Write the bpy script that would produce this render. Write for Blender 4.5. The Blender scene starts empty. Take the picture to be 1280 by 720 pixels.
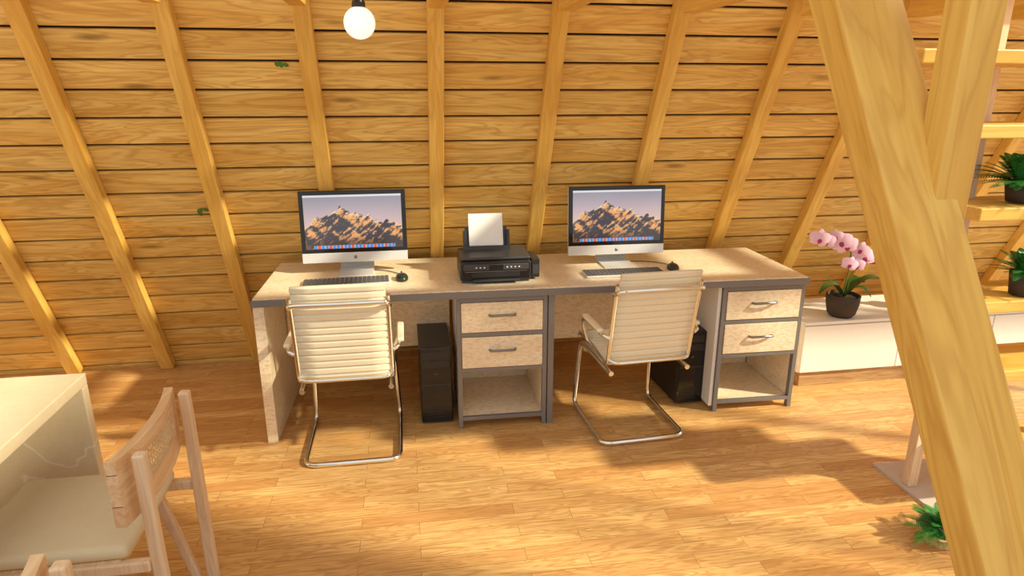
import bpy, bmesh, math, random
from mathutils import Vector, Matrix, noise
random.seed(7)
S=bpy.context.scene
COL=bpy.context.collection
rad=math.radians

# ------------------------------------------------------------------ helpers
def link(o,parent=None):
    COL.objects.link(o)
    if parent: o.parent=parent
    return o
def empty(name,loc=(0,0,0),rz=0):
    e=bpy.data.objects.new(name,None); e.empty_display_size=.1
    e.location=loc; e.rotation_euler=(0,0,rad(rz)); return link(e)
def mesh_obj(name,bm,mats,parent=None,loc=(0,0,0),rot=(0,0,0),smooth=False):
    me=bpy.data.meshes.new(name); bm.normal_update(); bm.to_mesh(me); bm.free()
    for m in (mats if isinstance(mats,(list,tuple)) else [mats]): me.materials.append(m)
    if smooth:
        for p in me.polygons: p.use_smooth=True
    o=bpy.data.objects.new(name,me); o.location=loc; o.rotation_euler=rot
    return link(o,parent)
def add_box(bm,lo,hi,mi=0,M=None):
    x0,y0,z0=lo;x1,y1,z1=hi
    P=[(x0,y0,z0),(x1,y0,z0),(x1,y1,z0),(x0,y1,z0),(x0,y0,z1),(x1,y0,z1),(x1,y1,z1),(x0,y1,z1)]
    V=[bm.verts.new((M@Vector(p)) if M else p) for p in P]
    for f in [(0,3,2,1),(4,5,6,7),(0,1,5,4),(1,2,6,5),(2,3,7,6),(3,0,4,7)]:
        fc=bm.faces.new([V[i] for i in f]); fc.material_index=mi
    return V
def box(name,lo,hi,mat,parent=None,bevel=0.003,seg=2,loc=(0,0,0),rot=(0,0,0)):
    bm=bmesh.new(); add_box(bm,lo,hi)
    o=mesh_obj(name,bm,mat,parent,loc,rot)
    if bevel>0:
        m=o.modifiers.new("b","BEVEL"); m.width=bevel; m.segments=seg
    return o
def tube(name,pts,r,mat,parent=None,cyclic=False,smooth_r=0.0,res=4):
    P=[Vector(p) for p in pts]
    Q=[]
    n=len(P)
    for i,p in enumerate(P):
        if smooth_r>0 and (cyclic or 0<i<n-1):
            a=P[(i-1)%n];b=P[(i+1)%n]
            da=(a-p);db=(b-p)
            ra=min(smooth_r,da.length*.48);rb=min(smooth_r,db.length*.48)
            s=p+da.normalized()*ra;e=p+db.normalized()*rb
            for k in range(7):
                t=k/6; Q.append(s*(1-t)**2+p*2*t*(1-t)+e*t*t)
        else: Q.append(p)
    c=bpy.data.curves.new(name,'CURVE'); c.dimensions='3D'
    sp=c.splines.new('POLY'); sp.points.add(len(Q)-1)
    for i,q in enumerate(Q): sp.points[i].co=(*q,1)
    sp.use_cyclic_u=cyclic; sp.use_smooth=True
    c.bevel_depth=r; c.bevel_resolution=res; c.use_fill_caps=True
    c.materials.append(mat)
    o=bpy.data.objects.new(name,c); return link(o,parent)
def lathe(name,prof,mat,parent=None,loc=(0,0,0),seg=40,smooth=True):
    bm=bmesh.new(); rings=[]
    for r,z in prof:
        if r<1e-5: rings.append([bm.verts.new((0,0,z))])
        else: rings.append([bm.verts.new((r*math.cos(2*math.pi*k/seg),r*math.sin(2*math.pi*k/seg),z)) for k in range(seg)])
    for a,b in zip(rings,rings[1:]):
        for k in range(seg):
            k2=(k+1)%seg
            if len(a)==1 and len(b)==1: continue
            if len(a)==1: bm.faces.new((a[0],b[k2],b[k]))
            elif len(b)==1: bm.faces.new((a[k],a[k2],b[0]))
            else: bm.faces.new((a[k],a[k2],b[k2],b[k]))
    bmesh.ops.recalc_face_normals(bm,faces=bm.faces)
    return mesh_obj(name,bm,mat,parent,loc,smooth=smooth)
def srgb(r,g,b):
    f=lambda c:(c/255/12.92 if c/255<=.04045 else ((c/255+.055)/1.055)**2.4)
    return (f(r),f(g),f(b),1)

# ------------------------------------------------------------------ materials
class NT:
    def __init__(s,name):
        s.m=bpy.data.materials.new(name); s.m.use_nodes=True
        s.t=s.m.node_tree; s.b=s.t.nodes["Principled BSDF"]
    def n(s,typ,**kw):
        x=s.t.nodes.new(typ)
        for k,v in kw.items(): setattr(x,k,v)
        return x
    def l(s,a,b): s.t.links.new(a,b)
    def set(s,sock,v):
        if hasattr(v,'is_linked') or hasattr(v,'links'): s.l(v,sock)
        else: sock.default_value=v
    def math(s,op,a,b=0.0,c=None):
        x=s.n("ShaderNodeMath",operation=op); s.set(x.inputs[0],a); s.set(x.inputs[1],b)
        if c is not None: s.set(x.inputs[2],c)
        return x.outputs[0]
    def mix(s,fac,a,b,bt='MIX'):
        x=s.n("ShaderNodeMix",data_type='RGBA',blend_type=bt)
        s.set(x.inputs[0],fac); s.set(x.inputs[6],a); s.set(x.inputs[7],b); return x.outputs[2]
    def ramp(s,fac,stops):
        x=s.n("ShaderNodeValToRGB"); e=x.color_ramp.elements
        while len(e)<len(stops): e.new(.5)
        for i,(p,c) in enumerate(stops): e[i].position=p; e[i].color=c
        s.l(fac,x.inputs[0]); return x.outputs[0]
    def map(s,vec,scale,loc=(0,0,0)):
        x=s.n("ShaderNodeMapping"); s.l(vec,x.inputs[0]); x.inputs[3].default_value=scale; x.inputs[1].default_value=loc; return x.outputs[0]
    def noise(s,vec,scale,detail=4,rough=.55,dist=0):
        x=s.n("ShaderNodeTexNoise"); s.l(vec,x.inputs['Vector']); x.inputs['Scale'].default_value=scale
        x.inputs['Detail'].default_value=detail; x.inputs['Roughness'].default_value=rough; x.inputs['Distortion'].default_value=dist
        return x.outputs[0]
    def bump(s,h,strength=.2,dist=.01):
        x=s.n("ShaderNodeBump"); x.inputs['Strength'].default_value=strength; x.inputs['Distance'].default_value=dist
        s.l(h,x.inputs['Height']); s.l(x.outputs[0],s.b.inputs['Normal'])

def plain(name,col,rough=.5,metal=0,**kw):
    t=NT(name)
    tc=t.n("ShaderNodeTexCoord").outputs['Object']
    nz=t.noise(tc,60,3)
    c2=tuple(x*.9 for x in col[:3])+(1,)
    t.l(t.mix(nz,col,c2),t.b.inputs['Base Color'])
    t.b.inputs['Roughness'].default_value=rough; t.b.inputs['Metallic'].default_value=metal
    for k,v in kw.items(): t.b.inputs[k].default_value=v
    return t.m

def wood(name,light,mid,dark,axis='X',knots=True,rough=.5,gs=1.0,vari=.25,ringamt=.30):
    t=NT(name)
    tc=t.n("ShaderNodeTexCoord").outputs['Object']
    geo=t.n("ShaderNodeNewGeometry"); rnd=geo.outputs['Random Per Island']
    oi=t.n("ShaderNodeObjectInfo").outputs['Random']
    rr=t.math('ADD',rnd,oi)
    cmb=t.n("ShaderNodeCombineXYZ")
    for i,k in enumerate((13.7,7.3,5.1)): t.l(t.math('MULTIPLY',rr,k),cmb.inputs[i])
    add=t.n("ShaderNodeVectorMath",operation='ADD'); t.l(tc,add.inputs[0]); t.l(cmb.outputs[0],add.inputs[1])
    v=add.outputs[0]
    lo,hi=1.5*gs,13*gs
    sc={'X':(lo,hi,hi),'Y':(hi,lo,hi),'Z':(hi,hi,lo)}[axis]
    mv=t.map(v,sc)
    big=t.noise(mv,1.0,3,.5,.8)
    sc2=tuple(x*5 if x>5*gs else x*2.5 for x in sc)
    fine=t.noise(t.map(v,sc2),1.0,4,.6,.2)
    rings=t.math('SINE',t.math('MULTIPLY',big,50.0))
    rings=t.math('MULTIPLY_ADD',rings,.5,.5)
    rings=t.math('POWER',rings,2.5)
    c=t.ramp(big,[(.34,mid),(.6,light)])
    c=t.mix(t.math('MULTIPLY',rings,ringamt),c,dark)
    c=t.mix(t.ramp(fine,[(.35,(0,0,0,1)),(.75,(.5,.5,.5,1))]),c,dark)
    if knots:
        ks={'X':(1.5,6.5,6.5),'Y':(6.5,1.5,6.5),'Z':(6.5,6.5,1.5)}[axis]
        vo=t.n("ShaderNodeTexVoronoi"); t.l(t.map(v,ks),vo.inputs['Vector']); vo.inputs['Scale'].default_value=1.0
        kf=t.ramp(vo.outputs['Distance'],[(.0,(1,1,1,1)),(.045,(.9,.9,.9,1)),(.13,(0,0,0,1))])
        kd=tuple(x*.42 for x in dark[:3])+(1,)
        c=t.mix(t.math('MULTIPLY',kf,.75),c,kd)
    br=t.math('MULTIPLY_ADD',t.math('FRACT',t.math('MULTIPLY',rr,17.3)),vari,1-vari*.6)
    hs=t.n("ShaderNodeHueSaturation"); t.l(c,hs.inputs['Color']); t.l(br,hs.inputs['Value'])
    t.l(hs.outputs[0],t.b.inputs['Base Color'])
    t.b.inputs['Roughness'].default_value=rough
    t.bump(fine,.25,.002)
    return t.m

PL=srgb(244,211,128); PM=srgb(231,187,97); PD=srgb(180,126,54)
RL,RM,RD=srgb(238,198,106),srgb(226,177,80),srgb(196,141,58)
M_plank=wood("pine_plank",PL,PM,PD,'X',True,.5,1.0,.14,.45)
M_rafter=wood("pine_rafter",RL,RM,RD,'Y',False,.45,.8,.06)
M_beamx=wood("pine_beam_x",RL,RM,RD,'X',False,.45,.8,.06)
M_beamz=wood("pine_beam_z",RL,RM,RD,'Z',False,.45,.6,.06,.4)
M_oak=wood("pale_oak",srgb(240,215,185),srgb(230,198,162),srgb(204,166,130),'Z',False,.45,1.2,.05)
M_oakx=wood("pale_oak_x",srgb(240,210,172),srgb(226,188,145),srgb(196,150,108),'X',False,.45,1.2,.05)
M_plinth=wood("plinth_wood",srgb(205,170,125),srgb(175,135,90),srgb(120,85,50),'X',False,.5,1.5,.05)
M_gap=plain("gap_dark",srgb(56,32,12),.9)

def floor_mat():
    t=NT("parquet")
    tc=t.n("ShaderNodeTexCoord").outputs['Object']
    br=t.n("ShaderNodeTexBrick"); t.l(tc,br.inputs['Vector'])
    br.offset=.37; br.offset_frequency=2; br.squash=1
    br.inputs['Scale'].default_value=1; br.inputs['Brick Width'].default_value=.62; br.inputs['Row Height'].default_value=.072
    br.inputs['Mortar Size'].default_value=.0008; br.inputs['Mortar Smooth'].default_value=.2
    br.inputs['Color1'].default_value=(0,0,0,1); br.inputs['Color2'].default_value=(1,1,1,1); br.inputs['Mortar'].default_value=(.5,.5,.5,1)
    rnd=br.outputs['Color']
    sep=t.n("ShaderNodeSeparateColor"); t.l(rnd,sep.inputs[0]); r=sep.outputs[0]
    cmb=t.n("ShaderNodeCombineXYZ")
    t.l(t.math('MULTIPLY',r,31.0),cmb.inputs[0]); t.l(t.math('MULTIPLY',r,17.0),cmb.inputs[1]); t.l(t.math('MULTIPLY',r,9.0),cmb.inputs[2])
    add=t.n("ShaderNodeVectorMath",operation='ADD'); t.l(tc,add.inputs[0]); t.l(cmb.outputs[0],add.inputs[1])
    v=add.outputs[0]
    big=t.noise(t.map(v,(2.2,18,1)),1.0,3,.5,.9)
    fine=t.noise(t.map(v,(6,110,1)),1.0,4,.6,.3)
    rings=t.math('POWER',t.math('MULTIPLY_ADD',t.math('SINE',t.math('MULTIPLY',big,56.0)),.5,.5),2.0)
    c=t.ramp(r,[(0,srgb(208,156,98)),(.35,srgb(224,180,118)),(.7,srgb(236,196,132)),(1,srgb(216,164,102))])
    c=t.mix(t.math('MULTIPLY',rings,.55),c,srgb(172,118,62))
    c=t.mix(t.ramp(fine,[(.35,(0,0,0,1)),(.75,(.7,.7,.7,1))]),c,srgb(176,122,66))
    c=t.mix(br.outputs['Fac'],c,srgb(130,82,40))
    t.l(c,t.b.inputs['Base Color'])
    t.b.inputs['Roughness'].default_value=.34
    t.bump(fine,.1,.001)
    return t.m
M_floor=floor_mat()

def stone(name,a,b,c3,scale=1.0,rough=.3,veins=False,stretch=(1,1,1),sp=.65):
    t=NT(name)
    tc=t.n("ShaderNodeTexCoord").outputs['Object']
    v=t.map(tc,stretch)
    n1=t.noise(v,5*scale,6,.62,.8); n2=t.noise(v,60*scale,5,.7,.3); n3=t.noise(v,200*scale,3,.6)
    c=t.ramp(n1,[(.3,b),(.62,a)])
    c=t.mix(t.ramp(n2,[(.45,(0,0,0,1)),(.66,(sp,sp,sp,1))]),c,c3)
    c=t.mix(t.ramp(n3,[(.5,(0,0,0,1)),(.75,(.5,.5,.5,1))]),c,a)
    if veins:
        n4=t.noise(v,1.6*scale,4,.5,1.6)
        vv=t.math('ABSOLUTE',t.math('SUBTRACT',n4,.5))
        c=t.mix(t.ramp(vv,[(0,(.7,.7,.7,1)),(.003,(.4,.4,.4,1)),(.007,(0,0,0,1))]),c,srgb(252,246,236))
    t.l(c,t.b.inputs['Base Color']); t.b.inputs['Roughness'].default_value=rough
    return t.m
M_stone=stone("travertine",srgb(246,233,208),srgb(234,212,180),srgb(206,172,132),1.0,.28,False,(.6,1.4,1.4),.7)
M_marble=stone("cream_marble",srgb(230,217,188),srgb(220,204,172),srgb(216,199,166),.6,.3,True,(1,1,1),.4)

M_grey=plain("grey_metal",srgb(132,129,131),.4,.3)
M_white=plain("white_lacquer",srgb(246,245,243),.3)
M_chrome=plain("chrome",srgb(238,238,236),.12,1.0)
M_steel=plain("brushed_steel",srgb(140,140,142),.3,1.0)
M_alu=plain("aluminium",srgb(232,233,236),.3,.35)
M_black=plain("black_plastic",srgb(38,38,40),.35)
M_gloss=plain("black_gloss",srgb(20,20,22),.1)
M_dgrey=plain("dark_grey_plastic",srgb(64,64,68),.45)
M_key=plain("key_plastic",srgb(92,92,94),.5)
M_paper=plain("paper",srgb(250,250,250),.7)
M_cable=plain("cable",srgb(90,88,84),.5)
M_leather=plain("cream_leather",srgb(246,236,210),.42)
M_pot=plain("dark_stoneware",srgb(66,54,46),.7)
M_soil=plain("soil",srgb(52,38,26),.95)
M_stem=plain("stem_green",srgb(92,120,52),.5)
M_mouse=plain("mouse_green_black",srgb(40,52,44),.3)

def fabric(name,col,sc=300):
    t=NT(name); tc=t.n("ShaderNodeTexCoord").outputs['Object']
    w=t.noise(tc,sc,2,.5); b=t.noise(tc,12,3)
    c2=tuple(x*.78 for x in col[:3])+(1,)
    t.l(t.mix(t.math('MULTIPLY',t.math('ADD',w,b),.5),col,c2),t.b.inputs['Base Color'])
    t.b.inputs['Roughness'].default_value=.9; t.bump(w,.3,.002); return t.m
M_cush=fabric("cream_fabric",srgb(236,224,192))
M_rug=fabric("rug_wool",srgb(214,198,188),120)
M_cane=plain("cane",srgb(226,200,160),.6)
def leafm(name,a,b,tr=.0):
    t=NT(name); tc=t.n("ShaderNodeTexCoord").outputs['Object']
    t.l(t.mix(t.noise(tc,25,3),a,b),t.b.inputs['Base Color']); t.b.inputs['Roughness'].default_value=.45
    return t.m
M_fern=leafm("fern_green",srgb(66,150,60),srgb(26,92,38))
M_leaf=leafm("orchid_leaf",srgb(70,104,40),srgb(34,60,22))
M_ivy=leafm("ivy_leaf",srgb(90,140,60),srgb(50,90,30))
M_petal=leafm("orchid_petal",srgb(248,228,244),srgb(228,168,216))
M_lip=plain("orchid_lip",srgb(176,40,120),.5)
M_purple=leafm("purple_bloom",srgb(210,110,210),srgb(140,50,150))

def globe_mat():
    t=NT("opal_glass")
    tc=t.n("ShaderNodeTexCoord").outputs['Object']
    t.l(t.mix(t.noise(tc,4,2),(1,1,1,1),(.97,.96,.94,1)),t.b.inputs['Base Color'])
    t.b.inputs['Roughness'].default_value=.2
    t.b.inputs['Emission Color'].default_value=(1,.98,.94,1); t.b.inputs['Emission Strength'].default_value=.6
    return t.m
M_globe=globe_mat()
def screen_mat():
    t=NT("screen_display"); a=t.n("ShaderNodeVertexColor"); a.layer_name="Col"
    t.l(a.outputs[0],t.b.inputs['Emission Color']); t.b.inputs['Emission Strength'].default_value=.95
    t.b.inputs['Base Color'].default_value=(.02,.02,.02,1); t.b.inputs['Roughness'].default_value=.15
    return t.m
M_screen=screen_mat()

# ------------------------------------------------------------------ room shell
A=rad(64); YB=4.18
ROT=(math.pi-A,0,0)
bm=bmesh.new(); add_box(bm,(-5,-3,-.05),(6.5,4.5,0)); mesh_obj("floor",bm,M_floor)
bm=bmesh.new()
pitch=.141; off=.036
y=off-pitch
while y<3.75:
    y0=max(y+.0062,-.01); y1=y+pitch-.0062
    add_box(bm,(-5.5,y0,-.018),(6.2,y1,0))
    y+=pitch
add_box(bm,(-5.5,-.01,-.05),(6.2,3.8,-.02),1)
w=mesh_obj("wall_back",bm,[M_plank,M_gap],None,(0,YB,0),ROT)
m=w.modifiers.new("b","BEVEL"); m.width=.0035; m.segments=2
RX=[-4.32,-3.76,-3.19,-2.62,-2.06,-1.52,-.965,-.40,.175,.745,1.325,1.91,2.47,3.04,3.6,4.17,4.73,5.3]
for i,x in enumerate(RX):
    box("rafter",(-.038,.03,.001),(.038,3.72,.06),M_rafter,None,.004,2,(x,YB,0),ROT)
for x in RX[3:15]:
    z=2.015
    yw=YB-(z+.14)/math.tan(A)-.075
    box("collar_tie",(-.035,2.201,0),(.035,yw,.14),M_rafter,None,.004,2,(x,0,z))
box("purlin",(-4.8,2.12,2.005),(6,2.2,2.17),M_beamx,None,.004)
box("ridge_beam",(-4.8,2.32,3.12),(6,2.44,3.3),M_beamx,None,.004)
bm=bmesh.new(); add_box(bm,(4.6,-3,0),(4.66,-.25,5.2)); mesh_obj("sun_blocker_right",bm,M_plank)  # unseen panel, added to keep the sun off the diagonal beam
wn=empty("sun_stripe_frame",(0,0,0))  # unseen frame of upright bars, added to throw shadow stripes across the floor
for yy in (.12,.34,1.45,2.4): box("stripe_bar",(4.6,yy,0),(4.66,yy+.05,5.2),M_oak,wn,.003)
box("stripe_bar_base",(4.6,-.249,0),(4.66,3.6,.25),M_oak,wn,.003)

# ------------------------------------------------------------------ desk
desk=empty("office_desk",(-.72,3.055,0),-1.3)
W=2.78; D=.69; TH=.035; ZT=.75
box("top",(0,.004,ZT-TH),(W,D,ZT),M_stone,desk,.003)
box("front_trim",(-.006,-.004,ZT-TH-.004),(W+.006,.004,ZT-.006),M_grey,desk,.001)
box("side_trim_right",(W,0.004,ZT-TH-.004),(W+.006,D,ZT-.006),M_grey,desk,.001)
box("side_panel",(.0,.012,0),(.045,D-.04,ZT-TH-.001),M_stone,desk,.002)
box("side_panel_edge",(-.002,.004,0),(.047,.012,ZT-TH-.005),M_stone,desk,.001)
box("modesty_panel",(.05,.46,.30),(.93,.475,ZT-TH-.001),M_stone,desk,.001)
box("modesty_panel_right",(1.46,.46,.30),(2.31,.475,ZT-TH-.001),M_stone,desk,.001)
def drawer_unit(x0,x1,right):
    y0=.015;y1=.52;zt=ZT-TH-.004
    fr=.022
    box("post_l",(x0,y0,0),(x0+fr,y0+.03,zt),M_grey,desk,.001)
    box("post_r",(x1-fr,y0,0),(x1,y0+.03,zt),M_grey,desk,.001)
    box("post_bl",(x0,y1-.03,0),(x0+fr,y1,zt),M_grey,desk,.001)
    box("post_br",(x1-fr,y1-.03,0),(x1,y1,zt),M_grey,desk,.001)
    for z in (.045,.315,.505,.685):
        box("rail",(x0+fr,y0,z),(x1-fr,y0+.02,z+.02),M_grey,desk,.001)
    box("side_l",(x0+.002,y0+.03,.045),(x0+.018,y1-.03,zt),M_white,desk,.001)
    box("side_r",(x1-.018,y0+.03,.045),(x1-.002,y1-.03,zt),M_white if not right else M_stone,desk,.001)
    box("back",(x0+.02,y1-.015,.05),(x1-.02,y1,zt),M_stone,desk,.001)
    box("bottom",(x0+.02,y0+.02,.047),(x1-.02,y1-.016,.062),M_stone,desk,.001)
    box("inner_l",(x0+.019,y0+.03,.065),(x0+.024,y1-.03,.315),M_stone,desk,0)
    box("inner_r",(x1-.024,y0+.03,.065),(x1-.019,y1-.03,.315),M_stone,desk,0)
    box("shelf",(x0+.02,y0+.03,.317),(x1-.02,y1-.016,.333),M_stone,desk,.001)
    for z0,z1 in ((.338,.502),(.528,.682)):
        box("drawer_front",(x0+fr+.002,y0-.004,z0),(x1-fr-.002,y0+.014,z1),M_stone,desk,.002)
        xc=(x0+x1)/2;zc=(z0+z1)/2+.012
        pts=[(xc-.065,y0-.004,zc),(xc-.06,y0-.026,zc+.002),(xc,y0-.034,zc+.006),(xc+.06,y0-.026,zc+.002),(xc+.065,y0-.004,zc)]
        tube("handle",pts,.0065,M_steel,desk,False,.02)
drawer_unit(.945,1.40,False)
box("centre_leg",(1.405,.012,0),(1.435,.05,ZT-TH-.005),M_grey,desk,.001)
box("centre_leg_back",(1.405,.48,0),(1.435,.52,ZT-TH-.005),M_grey,desk,.001)
drawer_unit(2.325,2.78,True)
box("white_side",(2.305,.03,.03),(2.323,.5,ZT-TH-.004),M_white,desk,.001)

# ------------------------------------------------------------------ computers
def wallpaper(u,v):
    ridge=.36+.42*max(0,1-abs(u-.37)/.34)**1.0 + .20*max(0,1-abs(u-.64)/.16)+.14*max(0,1-abs(u-.12)/.14)+.14*max(0,1-abs(u-.85)/.2)
    ridge=min(ridge,.82)
    ridge+=.08*noise.noise(Vector((u*9,3.1,0)))+.07*noise.noise(Vector((u*28,1.1,0)))
    if v>.965: return (225,222,225)
    if v<.075 and .08<u<.92 and v>.012:
        i=int((u-.08)/.84*22); fx=((u-.08)/.84*22)%1
        if .15<fx<.85:
            c=[(60,140,230),(240,240,240),(230,90,60),(90,190,90),(240,180,50),(150,150,160)][(i*7+i*i)%6]; return c
        return (190,180,185)
    if v>ridge:
        t=(v-.3)/.7; t=max(0,min(1,t))
        a=(236,196,176);b=(146,144,158);a2=(200,176,180)
        if t>.45: k=(t-.45)/.55; return tuple(a2[i]*(1-k)+b[i]*k for i in range(3))
        k=t/.45; return tuple(a[i]*(1-k)+a2[i]*k for i in range(3))
    d=(ridge-v)
    q=u*10+v*6
    s=.9*noise.noise(Vector((q,v*3,0)))+.9*noise.noise(Vector((u*24-v*14,v*9,4)))+.6*noise.noise(Vector((u*60-v*30,v*40,9)))
    lit=1/(1+math.exp(-11*(s+.14-d*.9)))
    low=max(0,min(1,(.24-v)/.16))
    A_=(246,172,104) if d>.06 else (250,206,160); B_=(58,54,66)
    c=[A_[i]*lit+B_[i]*(1-lit) for i in range(3)]
    C_=(66,50,44)
    return tuple(c[i]*(1-low*.7)+C_[i]*low*.7 for i in range(3))
def screen(name,w,h,parent,loc,rot):
    nx,ny=200,120
    bm=bmesh.new(); cl=bm.loops.layers.float_color.new("Col")
    V=[[bm.verts.new(((i/nx-.5)*w,0,(j/ny)*h)) for i in range(nx+1)] for j in range(ny+1)]
    cache={}
    for j in range(ny+1):
        for i in range(nx+1): cache[(i,j)]=srgb(*wallpaper(i/nx,j/ny))
    for j in range(ny):
        for i in range(nx):
            f=bm.faces.new((V[j][i],V[j][i+1],V[j+1][i+1],V[j+1][i]))
            for lp,ij in zip(f.loops,((i,j),(i+1,j),(i+1,j+1),(i,j+1))): lp[cl]=cache[ij]
    return mesh_obj(name,bm,M_screen,parent,loc,rot)
def computer(x,y,rz):
    e=empty("desktop_computer",(x,y,ZT),rz)
    tilt=(rad(-5),0,0); zb=.058
    w=.545
    box("shell",(-w/2,.008,0),(w/2,.03,.374),M_alu,e,.008,3,(0,0,zb),tilt)
    box("chin",(-w/2,0,0),(w/2,.009,.052),M_alu,e,.002,2,(0,0,zb),tilt)
    box("bezel",(-w/2,0,.052),(w/2,.009,.376),M_gloss,e,.003,3,(0,0,zb),tilt)
    box("rear_housing",(-.16,.028,.08),(.16,.05,.33),M_alu,e,.02,3,(0,0,zb),tilt)
    T=Matrix.Translation((0,0,zb))@Matrix.Rotation(tilt[0],4,'X')
    p=T@Vector((0,-.0015,.072))
    screen("display",w-.045,.282,e,p,tilt)
    lg=lathe("logo",[(0,0),(.009,0),(.009,.001),(0,.001)],M_steel,e,(0,0,0),20)
    lg.rotation_euler=(rad(85),0,0); lg.location=T@Vector((0,-.0003,.026))
    prof=[(-.085,0),(.115,0),(.122,.006),(.085,.09),(.065,.20),(.058,.20),(.075,.09),(.108,.012),(-.085,.006)]
    bm=bmesh.new()
    L=[bm.verts.new((-.09,a,b)) for a,b in prof]; R_=[bm.verts.new((.09,a,b)) for a,b in prof]
    n=len(prof)
    for i in range(n): bm.faces.new((L[i],L[(i+1)%n],R_[(i+1)%n],R_[i]))
    bm.faces.new(L[::-1]); bm.faces.new(R_)
    bmesh.ops.recalc_face_normals(bm,faces=bm.faces)
    o=mesh_obj("stand",bm,M_alu,e)
    m=o.modifiers.new("b","BEVEL"); m.width=.002; m.segments=2
    return e
computer(-.268,3.47,0.5)
computer(1.150,3.41,-1)
def keyboard(x,y,rz):
    e=empty("keyboard",(x,y,ZT+.0005),rz)
    box("base",(-.215,-.062,0),(.215,.062,.012),M_alu,e,.004,2)
    bm=bmesh.new()
    for r in range(6):
        yy=-.055+r*.0185
        xs=-.209
        ws=[.03,.022,.022,.12,.022,.022,.03,.0,.02,.02,.02,.045,.045] if r==0 else [.022]*19
        for wd in ws:
            if wd>0:
                add_box(bm,(xs+.0016,yy,.012),(xs+wd-.0016,yy+.0152,.017))
            xs+=wd
            if xs>.2: break
    mesh_obj("keys",bm,M_key,e)
    return e
keyboard(-.305,3.262,2.5)
keyboard(1.125,3.205,-1)
def mouse(x,y,rz):
    e=empty("computer_mouse",(x,y,ZT+.0005),rz)
    bm=bmesh.new(); bmesh.ops.create_uvsphere(bm,u_segments=28,v_segments=16,radius=1)
    for v in bm.verts:
        z=max(v.co.z,-.25)
        v.co=Vector((v.co.x*.032*(1+.08*v.co.y),v.co.y*.052,(z+.25)*.028))
    mesh_obj("shell",bm,M_mouse,e,smooth=True)
    bm=bmesh.new(); bmesh.ops.create_cone(bm,cap_ends=True,segments=20,radius1=.009,radius2=.009,depth=.007,matrix=Matrix.Translation((0,.028,.029))@Matrix.Rotation(rad(90),4,'Y'))
    mesh_obj("scroll_wheel",bm,M_dgrey,e,smooth=False)
    return e
m1=mouse(-.03,3.285,5); m2=mouse(1.42,3.25,-10)
tube("cable",[(0,.05,.006),(-.01,.12,.004),(-.08,.2,.004),(-.16,.22,.004)],.0025,M_cable,m1,False,.06)
tube("cable",[(0,.05,.006),(-.02,.12,.004),(-.12,.17,.004),(-.22,.16,.004)],.0025,M_cable,m2,False,.06)

# printer
pr=empty("printer",(.438,3.15,ZT),-1)
box("body",(-.18,0,.012),(.18,.26,.110),M_black,pr,.012,3)
box("foot",(-.17,.01,0),(.17,.25,.013),M_dgrey,pr,.002)
box("scanner_lid",(-.178,.02,.111),(.178,.26,.128),M_dgrey,pr,.008,3)
box("front_face",(-.168,-.006,.020),(.168,.004,.104),M_gloss,pr,.003)
box("control_panel",(-.164,-.012,.068),(.164,-.004,.100),M_dgrey,pr,.003)
box("display",(-.035,-.0145,.072),(.035,-.011,.096),M_gloss,pr,.001)
for i,xx in enumerate((-.10,-.08,-.06,.055,.075,.095,.115)):
    box("button",(xx-.004,-.0135,.080),(xx+.004,-.011,.087),M_alu,pr,.001)
box("output_slot",(-.12,-.0075,.033),(.12,-.005,.056),M_black,pr,.001)
box("output_tray",(-.12,-.03,.016),(.12,-.004,.022),M_dgrey,pr,.002)
box("tray_line",(-.156,-.0085,.060),(.156,-.006,.063),M_steel,pr,.0005)
box("ink_tank",(.183,.03,.012),(.228,.20,.110),M_black,pr,.006,3)
box("ink_window",(.19,.027,.03),(.222,.031,.08),M_dgrey,pr,.001)
tl=(rad(-18),0,0); PP=(-.025,.215,.123)
box("paper_support",(-.112,0,0),(.112,.008,.125),M_dgrey,pr,.004,2,PP,tl)
box("paper_guide_l",(-.122,-.03,0),(-.106,.0,.10),M_black,pr,.002,2,PP,tl)
box("paper_guide_r",(.106,-.03,0),(.122,.0,.10),M_black,pr,.002,2,PP,tl)
box("paper",(-.09,-.012,.0),(.09,-.004,.19),M_paper,pr,.0,1,PP,tl)
box("feed_cover",(-.125,-.035,-.01),(.125,-.028,.018),M_black,pr,.002,2,PP,tl)

def tower(x,y,rz,h=.43,w=.165,d=.40):
    e=empty("computer_tower",(x,y,0),rz)
    box("case",(0,.012,.012),(w,d,h),M_black,e,.004)
    box("front_panel",(0.002,0,.014),(w-.002,.013,h-.002),M_gloss,e,.005,3)
    for z in (h-.06,h-.11):
        box("drive_bay",(.015,-.003,z),(w-.015,.001,z+.038),M_black,e,.001)
    box("power_button",(w/2-.008,-.003,h-.15),(w/2+.008,.0,h-.138),M_dgrey,e,.002)
    box("divider",(.006,-.002,h*.52),(w-.006,.001,h*.52+.004),M_dgrey,e,.0005)
    for i in range(5): box("vent",(.04,-.002,.04+i*.014),(w-.04,.001,.045+i*.014),M_black,e,.0005)
    for a in (.02,w-.035):
        for b in (.03,d-.05): box("foot",(a,b,0),(a+.015,b+.015,.013),M_dgrey,e,.001)
    return e
tower(.037,3.12,0); tower(1.437,3.12,2,.43,.155,.42)

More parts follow.
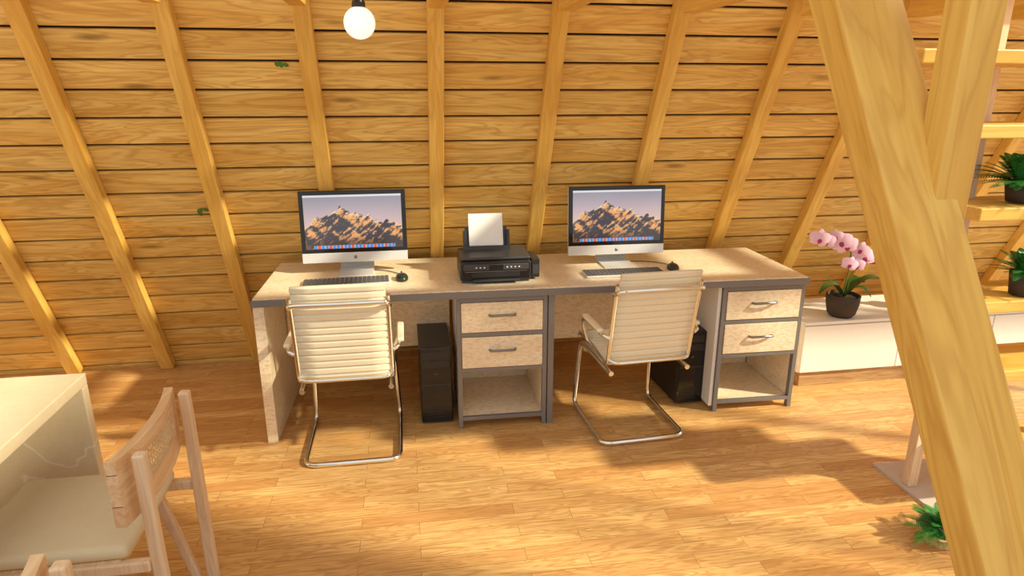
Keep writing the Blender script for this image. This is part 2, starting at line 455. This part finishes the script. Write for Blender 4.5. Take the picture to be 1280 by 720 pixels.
# ------------------------------------------------------------------ office chairs
def office_chair(x,y,rz):
    e=empty("office_chair",(x,y,0),rz)
    hw=.218
    tube("base_tube",[(-.195,-.02,.395),(-.2,.42,.40),(-hw,.46,.014),(-hw,.0,.014),(hw,.0,.014),(hw,.46,.014),(.2,.42,.40),(.195,-.02,.395)],.0125,M_chrome,e,False,.06)
    ctrl=[(.44,.425),(.42,.445),(.25,.44),(.06,.425),(.01,.45),(-.005,.52),(-.03,.66),(-.06,.80),(-.085,.90)]
    P=[Vector((0,a,b)) for a,b in ctrl]
    Q=[]
    for i in range(len(P)-1):
        p0=P[max(i-1,0)];p1=P[i];p2=P[i+1];p3=P[min(i+2,len(P)-1)]
        for k in range(14):
            t=k/14
            Q.append(.5*((2*p1)+(-p0+p2)*t+(2*p0-5*p1+4*p2-p3)*t*t+(-p0+3*p1-3*p2+p3)*t**3))
    Q.append(P[-1])
    L=[0]
    for a,b in zip(Q,Q[1:]): L.append(L[-1]+(b-a).length)
    N=230; R2=[];T2=[]
    j=0
    for i in range(N+1):
        s=L[-1]*i/N
        while j<len(L)-2 and L[j+1]<s: j+=1
        t=(s-L[j])/max(L[j+1]-L[j],1e-6)
        R2.append(Q[j].lerp(Q[j+1],t)); T2.append(s)
    bm=bmesh.new(); hwid=.195; xs=[-hwid,-hwid*.6,-hwid*.2,hwid*.2,hwid*.6,hwid]
    top=[];bot=[]
    rib=.034
    for i,p in enumerate(R2):
        a=R2[max(i-1,0)];b=R2[min(i+1,N)]; tn=(b-a).normalized(); nr=Vector((0,tn.z,-tn.y))
        ph=(T2[i]/rib)%1
        g=.009*(1-math.exp(-((min(ph,1-ph))/.08)**2))
        th=.005+g*.8
        top.append([bm.verts.new(Vector((xx,0,0))+p+nr*th*(1 if abs(xx)<hwid*.99 else .6)) for xx in xs])
        bot.append([bm.verts.new(Vector((xx,0,0))+p-nr*th*(1 if abs(xx)<hwid*.99 else .6)) for xx in xs])
    for i in range(N):
        for k in range(len(xs)-1):
            bm.faces.new((top[i][k],top[i][k+1],top[i+1][k+1],top[i+1][k]))
            bm.faces.new((bot[i][k],bot[i+1][k],bot[i+1][k+1],bot[i][k+1]))
        bm.faces.new((top[i][0],top[i+1][0],bot[i+1][0],bot[i][0]))
        bm.faces.new((top[i][-1],bot[i][-1],bot[i+1][-1],top[i+1][-1]))
    for i in (0,N):
        for k in range(len(xs)-1): bm.faces.new((top[i][k],bot[i][k],bot[i][k+1],top[i][k+1]))
    bmesh.ops.recalc_face_normals(bm,faces=bm.faces)
    mesh_obj("ribbed_sling",bm,M_leather,e,smooth=True)
    for sx in (-1,1):
        pts=[tuple(Vector((sx*.203,0,0))+R2[i]) for i in range(0,N-8,6)]
        tube("side_rail",pts,.011,M_chrome,e,False,0)
        arm=[(sx*.212,-.02,.575),(sx*.240,-.01,.59),(sx*.245,.24,.59),(sx*.240,.30,.56),(sx*.205,.30,.44)]
        tube("arm_loop",arm,.0095,M_chrome,e,False,.045)
        box("arm_pad",(sx*.245-.016,.01,.595),(sx*.245+.016,.24,.615),M_leather,e,.008,3)
    tube("back_bar_top",[(-.207,-.045,.79),(-.207,-.105,.825),(.207,-.105,.825),(.207,-.045,.79)],.011,M_chrome,e,False,.04)
    tube("back_bar_low",[(-.203,-.0,.46),(-.18,-.03,.45),(.18,-.03,.45),(.203,0,.46)],.009,M_chrome,e,False,.03)
    box("seat_bracket",(-.15,.08,.392),(.15,.36,.418),M_black,e,.01,3)
    return e
office_chair(-.292,2.79,0)
office_chair(1.12,2.77,3)

# ------------------------------------------------------------------ pendant
pen=empty("pendant_lamp",(-.12,2.4,0))
lathe("globe",[(0,1.84)]+[(.052*math.sin(a),1.892-.052*math.cos(a)) for a in [math.pi*i/24 for i in range(1,23)]]+[(.012,1.943)],M_globe,pen)
lathe("cap",[(.0,1.94),(.022,1.94),(.022,1.955),(.014,1.972),(.008,1.99),(0,1.99)],M_black,pen)
tube("cord",[(0,0,1.98),(0,0,3.119)],.003,M_black,pen)

# ------------------------------------------------------------------ low cabinet
cab=empty("low_cabinet",(2.235,3.225,0),0)
box("plinth",(.02,.02,0),(2.0,.40,.085),M_plinth,cab,.002)
box("body",(0,.016,.086),(2.02,.42,.40),M_white,cab,.004)
for i,(a,b) in enumerate(((.006,.625),(.631,1.25),(1.256,2.014))):
    box("door_front",(a,0,.092),(b,.015,.378),M_white,cab,.002)
box("top",(-.004,-.004,.386),(2.024,.424,.405),M_white,cab,.004)

# orchid
def petal(bm,c,n_dir,up_dir,l,w,mi=0,seg=6):
    side=up_dir.cross(n_dir).normalized()
    rows=[]
    for i in range(seg+1):
        t=i/seg; ww=w*math.sin(math.pi*min(1,(t*.92+.06)))**.7
        cc=c+up_dir*l*t+n_dir*(-.25*l*t*t)
        rows.append([bm.verts.new(cc-side*ww+n_dir*(-.08*w)),bm.verts.new(cc),bm.verts.new(cc+side*ww+n_dir*(-.08*w))])
    for a,b in zip(rows,rows[1:]):
        for k in (0,1):
            f=bm.faces.new((a[k],a[k+1],b[k+1],b[k])); f.material_index=mi; f.smooth=True
def flower(bm,c,n,s=.03,roll=0):
    n=n.normalized(); u=Vector((0,0,1)); u=(u-n*u.dot(n)).normalized(); r=u.cross(n)
    def d(a): a=rad(a+roll); return u*math.cos(a)+r*math.sin(a)
    for a in (0,125,235): petal(bm,c,n,d(a),s*1.15,s*.42)
    for a in (72,-72): petal(bm,c+n*.003,n,d(a),s*1.25,s*.68)
    petal(bm,c+n*.006,n,d(180),s*.6,s*.25,1); petal(bm,c+n*.008,n,d(150),s*.35,s*.15,1); petal(bm,c+n*.008,n,d(210),s*.35,s*.15,1)
orc=empty("potted_orchid",(2.515,3.31,.406))
lathe("pot",[(0,0),(.062,0),(.078,.02),(.09,.075),(.094,.13),(.086,.13),(.082,.11),(0,.11)],M_pot,orc)
lathe("soil",[(0,.114),(.05,.12),(.083,.112)],M_soil,orc)
st=[(-.01,0,.11),(.0,-.01,.25),(.0,-.02,.36),(-.04,-.03,.46),(-.13,-.03,.50),(-.22,-.03,.48)]
tube("flower_stem",st,.004,M_stem,orc,False,.09)
tube("flower_stem_2",[(.01,0,.11),(.02,-.01,.24),(.04,-.02,.30),(.06,-.03,.34)],.0035,M_stem,orc,False,.06)
bm=bmesh.new()
fl=[(-.235,-.05,.48,.048),(-.195,-.05,.465,.042),(-.11,-.06,.46,.052),(-.07,-.06,.435,.052),(.05,-.06,.365,.052),(.02,-.06,.41,.042),(-.04,-.07,.33,.04),(.01,-.06,.32,.038),(-.14,-.05,.49,.035)]
for i,(a,b,c,s) in enumerate(fl):
    flower(bm,Vector((a,b,c)),Vector((-.4+random.uniform(-.4,.4),-1,.0+random.uniform(-.2,.3))),s,random.uniform(-20,20))
mesh_obj("blossoms",bm,[M_petal,M_lip],orc)
bm=bmesh.new()
def strap(bm,base,direction,l,w,rise,droop):
    dr=Vector(direction).normalized(); sd=dr.cross(Vector((0,0,1))).normalized(); rows=[]
    for i in range(13):
        t=i/12; ww=w*(math.sin(math.pi*(t*.93+.05))**.6)
        c=Vector(base)+dr*l*t+Vector((0,0,rise*math.sin(t*math.pi*.75)-droop*t*t))
        rows.append([bm.verts.new(c-sd*ww+Vector((0,0,.25*ww))),bm.verts.new(c),bm.verts.new(c+sd*ww+Vector((0,0,.25*ww)))])
    for a,b in zip(rows,rows[1:]):
        for k in (0,1): f=bm.faces.new((a[k],a[k+1],b[k+1],b[k])); f.smooth=True
strap(bm,(0,0,.115),(-1,-.25,0),.20,.028,.10,.03)
strap(bm,(0,0,.115),(1,-.15,0),.25,.03,.13,.02)
strap(bm,(0,0,.115),(1,.5,0),.22,.03,.11,.03)
strap(bm,(0,0,.115),(.6,-1,0),.15,.026,.09,.03)
strap(bm,(0,0,.115),(-.7,.8,0),.15,.026,.09,.03)
mesh_obj("leaves",bm,M_leaf,orc)

# ------------------------------------------------------------------ timber frame at right
tf=empty("timber_frame",(0,0,0))
def beam_between(name,a,b,wx,wn,mat,parent,refx=Vector((1,0,0))):
    a=Vector(a);b=Vector(b); z=(b-a).normalized(); x=(refx-z*refx.dot(z)).normalized(); y=z.cross(x)
    M=Matrix((x,y,z)).transposed().to_4x4(); M.translation=a
    bm=bmesh.new(); add_box(bm,(0,0,0),(wx,wn,(b-a).length))
    o=mesh_obj(name,bm,mat,parent); o.matrix_world=M
    m=o.modifiers.new("b","BEVEL"); m.width=.005; m.segments=2
    return o
beam_between("diagonal_beam",(1.225,.60,0),(.868,1.90,2.80),.17,.09,M_beamz,tf)
bm=bmesh.new()
V=add_box(bm,(1.155,1.27,1.40),(1.24,1.345,3.05))
for v in V:
    if v.co.z<2: v.co.z=1.42 if v.co.x<1.2 else 1.27
o=mesh_obj("post",bm,M_beamz,tf); m=o.modifiers.new("b","BEVEL"); m.width=.004; m.segments=2

sh=empty("plant_shelf",(0,0,0))
for z,xa,xb in ((1.76,1.66,2.9),(1.52,1.78,2.9),(1.235,1.99,2.9),(.885,2.05,2.9),(.60,2.09,2.9),(.2,2.17,2.9)):
    box("board",(xa,1.98,z),(xb,2.24,z+.045),M_beamx,sh,.004)
box("upright_left",(2.12,2.19,0.013),(2.163,2.235,2.0),M_oak,sh,.003)
box("upright_right",(2.80,2.08,0.013),(2.85,2.125,2.0),M_oak,sh,.003)
def fern(name,loc,n=26,L=.16,potr=.05,poth=.07,mat=M_fern,pot=M_pot,seed=1,oct_=False,lwf=.15):
    random.seed(seed)
    e=empty(name,loc)
    if oct_:
        lathe("planter",[(0,0),(potr*1.0,0),(potr*1.5,poth),(potr*1.36,poth),(potr*.95,poth*.35),(0,poth*.35)],M_oakx,e,(0,0,0),8,False)
    lathe("pot",[(0,.004),(potr*.75,.004),(potr*.95,poth),(potr*.85,poth),(potr*.8,poth*.85),(0,poth*.85)],pot,e)
    bm=bmesh.new()
    for i in range(n):
        az=2*math.pi*i/n*2.4+random.uniform(-.2,.2); el=random.uniform(.25,1.35)
        l=L*random.uniform(.7,1.15); dr=Vector((math.cos(az),math.sin(az),0)); sd=Vector((-dr.y,dr.x,0))
        prev=None; m=20
        for k in range(m+1):
            t=k/m
            c=Vector((0,0,poth*.9))+dr*(l*t*math.cos(el)+.004)+Vector((0,0,l*(math.sin(el)*t-.38*t*t)))
            if prev is not None and k>1:
                lw=l*lwf*math.sin(math.pi*(t*.88+.12))**.8+.002
                tang=(c-prev).normalized()
                for s in (-1,1):
                    tip=c+sd*s*lw+tang*lw*.45+Vector((0,0,-.15*lw)); q=tang*(l/m*.33)
                    vs=[bm.verts.new(c-q*.6),bm.verts.new(c+(tip-c)*.5-q),bm.verts.new(tip),bm.verts.new(c+(tip-c)*.5+q),bm.verts.new(c+q*.6)]
                    bm.faces.new(vs)
            prev=c
    mesh_obj("fronds",bm,mat,e); return e
fern("potted_fern",(2.235,2.07,1.281),80,.19,.06,.07,seed=3)
fern("potted_fern",(2.30,2.04,.931),60,.15,.055,.09,seed=5)
fern("potted_fern",(1.995,1.865,.0),60,.15,.062,.055,seed=9,oct_=True)
fp=fern("potted_violets",(2.49,2.13,.931),24,.09,.045,.08,seed=12)
bm=bmesh.new()
for i in range(16):
    flower(bm,Vector((random.uniform(-.06,.06),random.uniform(-.05,.03),random.uniform(.12,.2))),Vector((random.uniform(-.5,.5),-1,.4)),.022)
mesh_obj("violet_blossoms",bm,[M_purple,M_lip],fp)
# tall violet orchid-like plant standing on the cabinet behind the shelf
vo=empty("purple_flower_pot",(3.02,3.40,.406))
lathe("pot",[(0,0),(.05,0),(.07,.10),(.062,.10),(.058,.09),(0,.09)],M_white,vo)
bm=bmesh.new()
for i in range(34):
    flower(bm,Vector((random.uniform(-.11,.11),random.uniform(-.09,.05),random.uniform(.16,.42))),Vector((random.uniform(-.5,.5),-1,.4)),.03)
mesh_obj("purple_blossoms",bm,[M_purple,M_lip],vo)
for k in range(5): tube("stem",[(0,0,.08),((k-2)*.03,-.01,.22),((k-2)*.045,-.02,.36)],.003,M_stem,vo,False,.05)
bm=bmesh.new(); add_box(bm,(2.10,1.2,.0005),(3.4,2.39,.012))
mesh_obj("rug",bm,M_rug)

# ------------------------------------------------------------------ dining table and chairs
dt=empty("dining_table",(0,0,0))
box("top",(-2.4,.45,.71),(-1.105,2.28,.75),M_marble,dt,.003)
box("end_panel",(-2.4,2.24,0),(-1.105,2.28,.709),M_marble,dt,.003)
box("end_panel_near",(-2.4,.45,0),(-1.105,.49,.709),M_marble,dt,.003)

def dining_chair(x,y,rz):
    e=empty("dining_chair",(x,y,0),rz)   # local: faces +Y
    box("seat_frame",(-.205,-.20,.375),(.205,.23,.41),M_oakx,e,.006,3)
    bm=bmesh.new(); add_box(bm,(-.21,-.225,.41),(.21,.235,.455))
    o=mesh_obj("seat_cushion",bm,M_cush,e,smooth=True); m=o.modifiers.new("b","BEVEL"); m.width=.02; m.segments=4
    def leg(name,a,b,w0,w1,d0,d1):
        a=Vector(a);b=Vector(b); bm=bmesh.new()
        V=[]
        for c,w,d in ((a,w0,d0),(b,w1,d1)):
            V.append([bm.verts.new(c+Vector((sx*w/2,sy*d/2,0))) for sx,sy in ((-1,-1),(1,-1),(1,1),(-1,1))])
        for i in range(4): bm.faces.new((V[0][i],V[0][(i+1)%4],V[1][(i+1)%4],V[1][i]))
        bm.faces.new(V[0][::-1]); bm.faces.new(V[1])
        bmesh.ops.recalc_face_normals(bm,faces=bm.faces)
        o=mesh_obj(name,bm,M_oak,e); m=o.modifiers.new("b","BEVEL"); m.width=.007; m.segments=3
    for s in (-1,1):
        leg("rear_post",(s*.195,-.30,0),(s*.195,-.295,.735),.032,.034,.038,.034)
        leg("rear_strut",(s*.195,-.25,0),(s*.195,-.15,.40),.028,.028,.03,.034)
        leg("front_leg",(s*.205,.20,0),(s*.205,.17,.40),.03,.032,.03,.04)
        box("side_rail",(s*.205-.014,-.28,.37),(s*.205+.014,.20,.405),M_oak,e,.005)
    hw=.235
    def bow(u): return -.235-.03*(1-(u/hw)**2)
    def strip(bm,u0,u1,z0,z1,th,mi,n=16):
        rows=[]
        for i in range(n+1):
            u=u0+(u1-u0)*i/n; yb=bow(u)
            rows.append([bm.verts.new((u,yb-th/2,z0)),bm.verts.new((u,yb+th/2,z0)),bm.verts.new((u,yb+th/2,z1)),bm.verts.new((u,yb-th/2,z1))])
        for a,b in zip(rows,rows[1:]):
            for k in range(4):
                f=bm.faces.new((a[k],a[(k+1)%4],b[(k+1)%4],b[k])); f.material_index=mi
        bm.faces.new(rows[0]); bm.faces.new(rows[-1][::-1])
    bm=bmesh.new()
    strip(bm,-hw,hw,.695,.735,.028,0)
    strip(bm,-hw,hw,.535,.60,.028,0)
    strip(bm,-hw,-.15,.598,.697,.0275,0,4); strip(bm,.15,hw,.598,.697,.0275,0,4)
    bmesh.ops.recalc_face_normals(bm,faces=bm.faces)
    mesh_obj("back_frame",bm,M_oakx,e)
    bm=bmesh.new()
    n=20; cw=.15; z0,z1=.60,.695
    for i in range(n+1):
        u=-cw+2*cw*i/n; strip(bm,u-.0014,u+.0014,z0,z1,.003,0,1)
    for i in range(7):
        z=z0+(z1-z0)*i/6; strip(bm,-cw,cw,z-.0014,z+.0014,.003,0,16)
    for i in range(-8,n+1,2):
        for sgn in (1,-1):
            pts=[]
            for k in range(9):
                u=-cw+2*cw*(i+k)/n
                if -cw<=u<=cw:
                    z=z0+(z1-z0)*(k/8 if sgn>0 else 1-k/8); pts.append(Vector((u,bow(u)-.003,z)))
            for a,b in zip(pts,pts[1:]):
                o_=Vector((0,0,.0014)); bm.faces.new([bm.verts.new(a-o_),bm.verts.new(b-o_),bm.verts.new(b+o_),bm.verts.new(a+o_)])
    mesh_obj("cane_webbing",bm,M_cane,e)
    return e
dining_chair(-1.035,1.91,90)
dining_chair(-1.035,1.08,90)

# ivy sprigs on wall
random.seed(4)
def ivy(loc):
    bm=bmesh.new()
    for i in range(4):
        a=random.uniform(0,6.28); c=Vector((random.uniform(-.02,.02),random.uniform(-.02,.02),.006))
        dd=Vector((math.cos(a),math.sin(a),.25)).normalized()
        petal(bm,c,Vector((0,0,1)),dd,.028,.010)
    mesh_obj("ivy_sprig",bm,M_ivy,None,loc,ROT)
for l in ((-.53,3.30,1.79),(-1.06,3.655,1.075)): ivy(l)

# ------------------------------------------------------------------ light
W_=bpy.data.worlds.new("World"); S.world=W_; W_.use_nodes=True
bg=W_.node_tree.nodes["Background"]; bg.inputs[0].default_value=(1.0,.975,.90,1); bg.inputs[1].default_value=.96
sd=bpy.data.lights.new("sun","SUN"); sd.energy=6.0; sd.color=(1,.91,.64); sd.angle=rad(2.2)
so=bpy.data.objects.new("sun",sd); link(so)
az=rad(27); el=rad(35)
d=Vector((-math.cos(az)*math.cos(el),math.sin(az)*math.cos(el),-math.sin(el)))
so.rotation_euler=d.to_track_quat('-Z','Y').to_euler(); so.location=(5,-2,4)

# ------------------------------------------------------------------ camera
cd=bpy.data.cameras.new("camera"); cd.sensor_width=36; cd.lens=820/1280*36; cd.clip_start=.05
co=bpy.data.objects.new("camera",cd); link(co); co.location=(0,0,1.67)
co.rotation_euler=(rad(90-16.6),0,rad(-9.35)); S.camera=co
try:
    S.view_settings.view_transform='Standard'; S.view_settings.look='None'
except Exception: pass
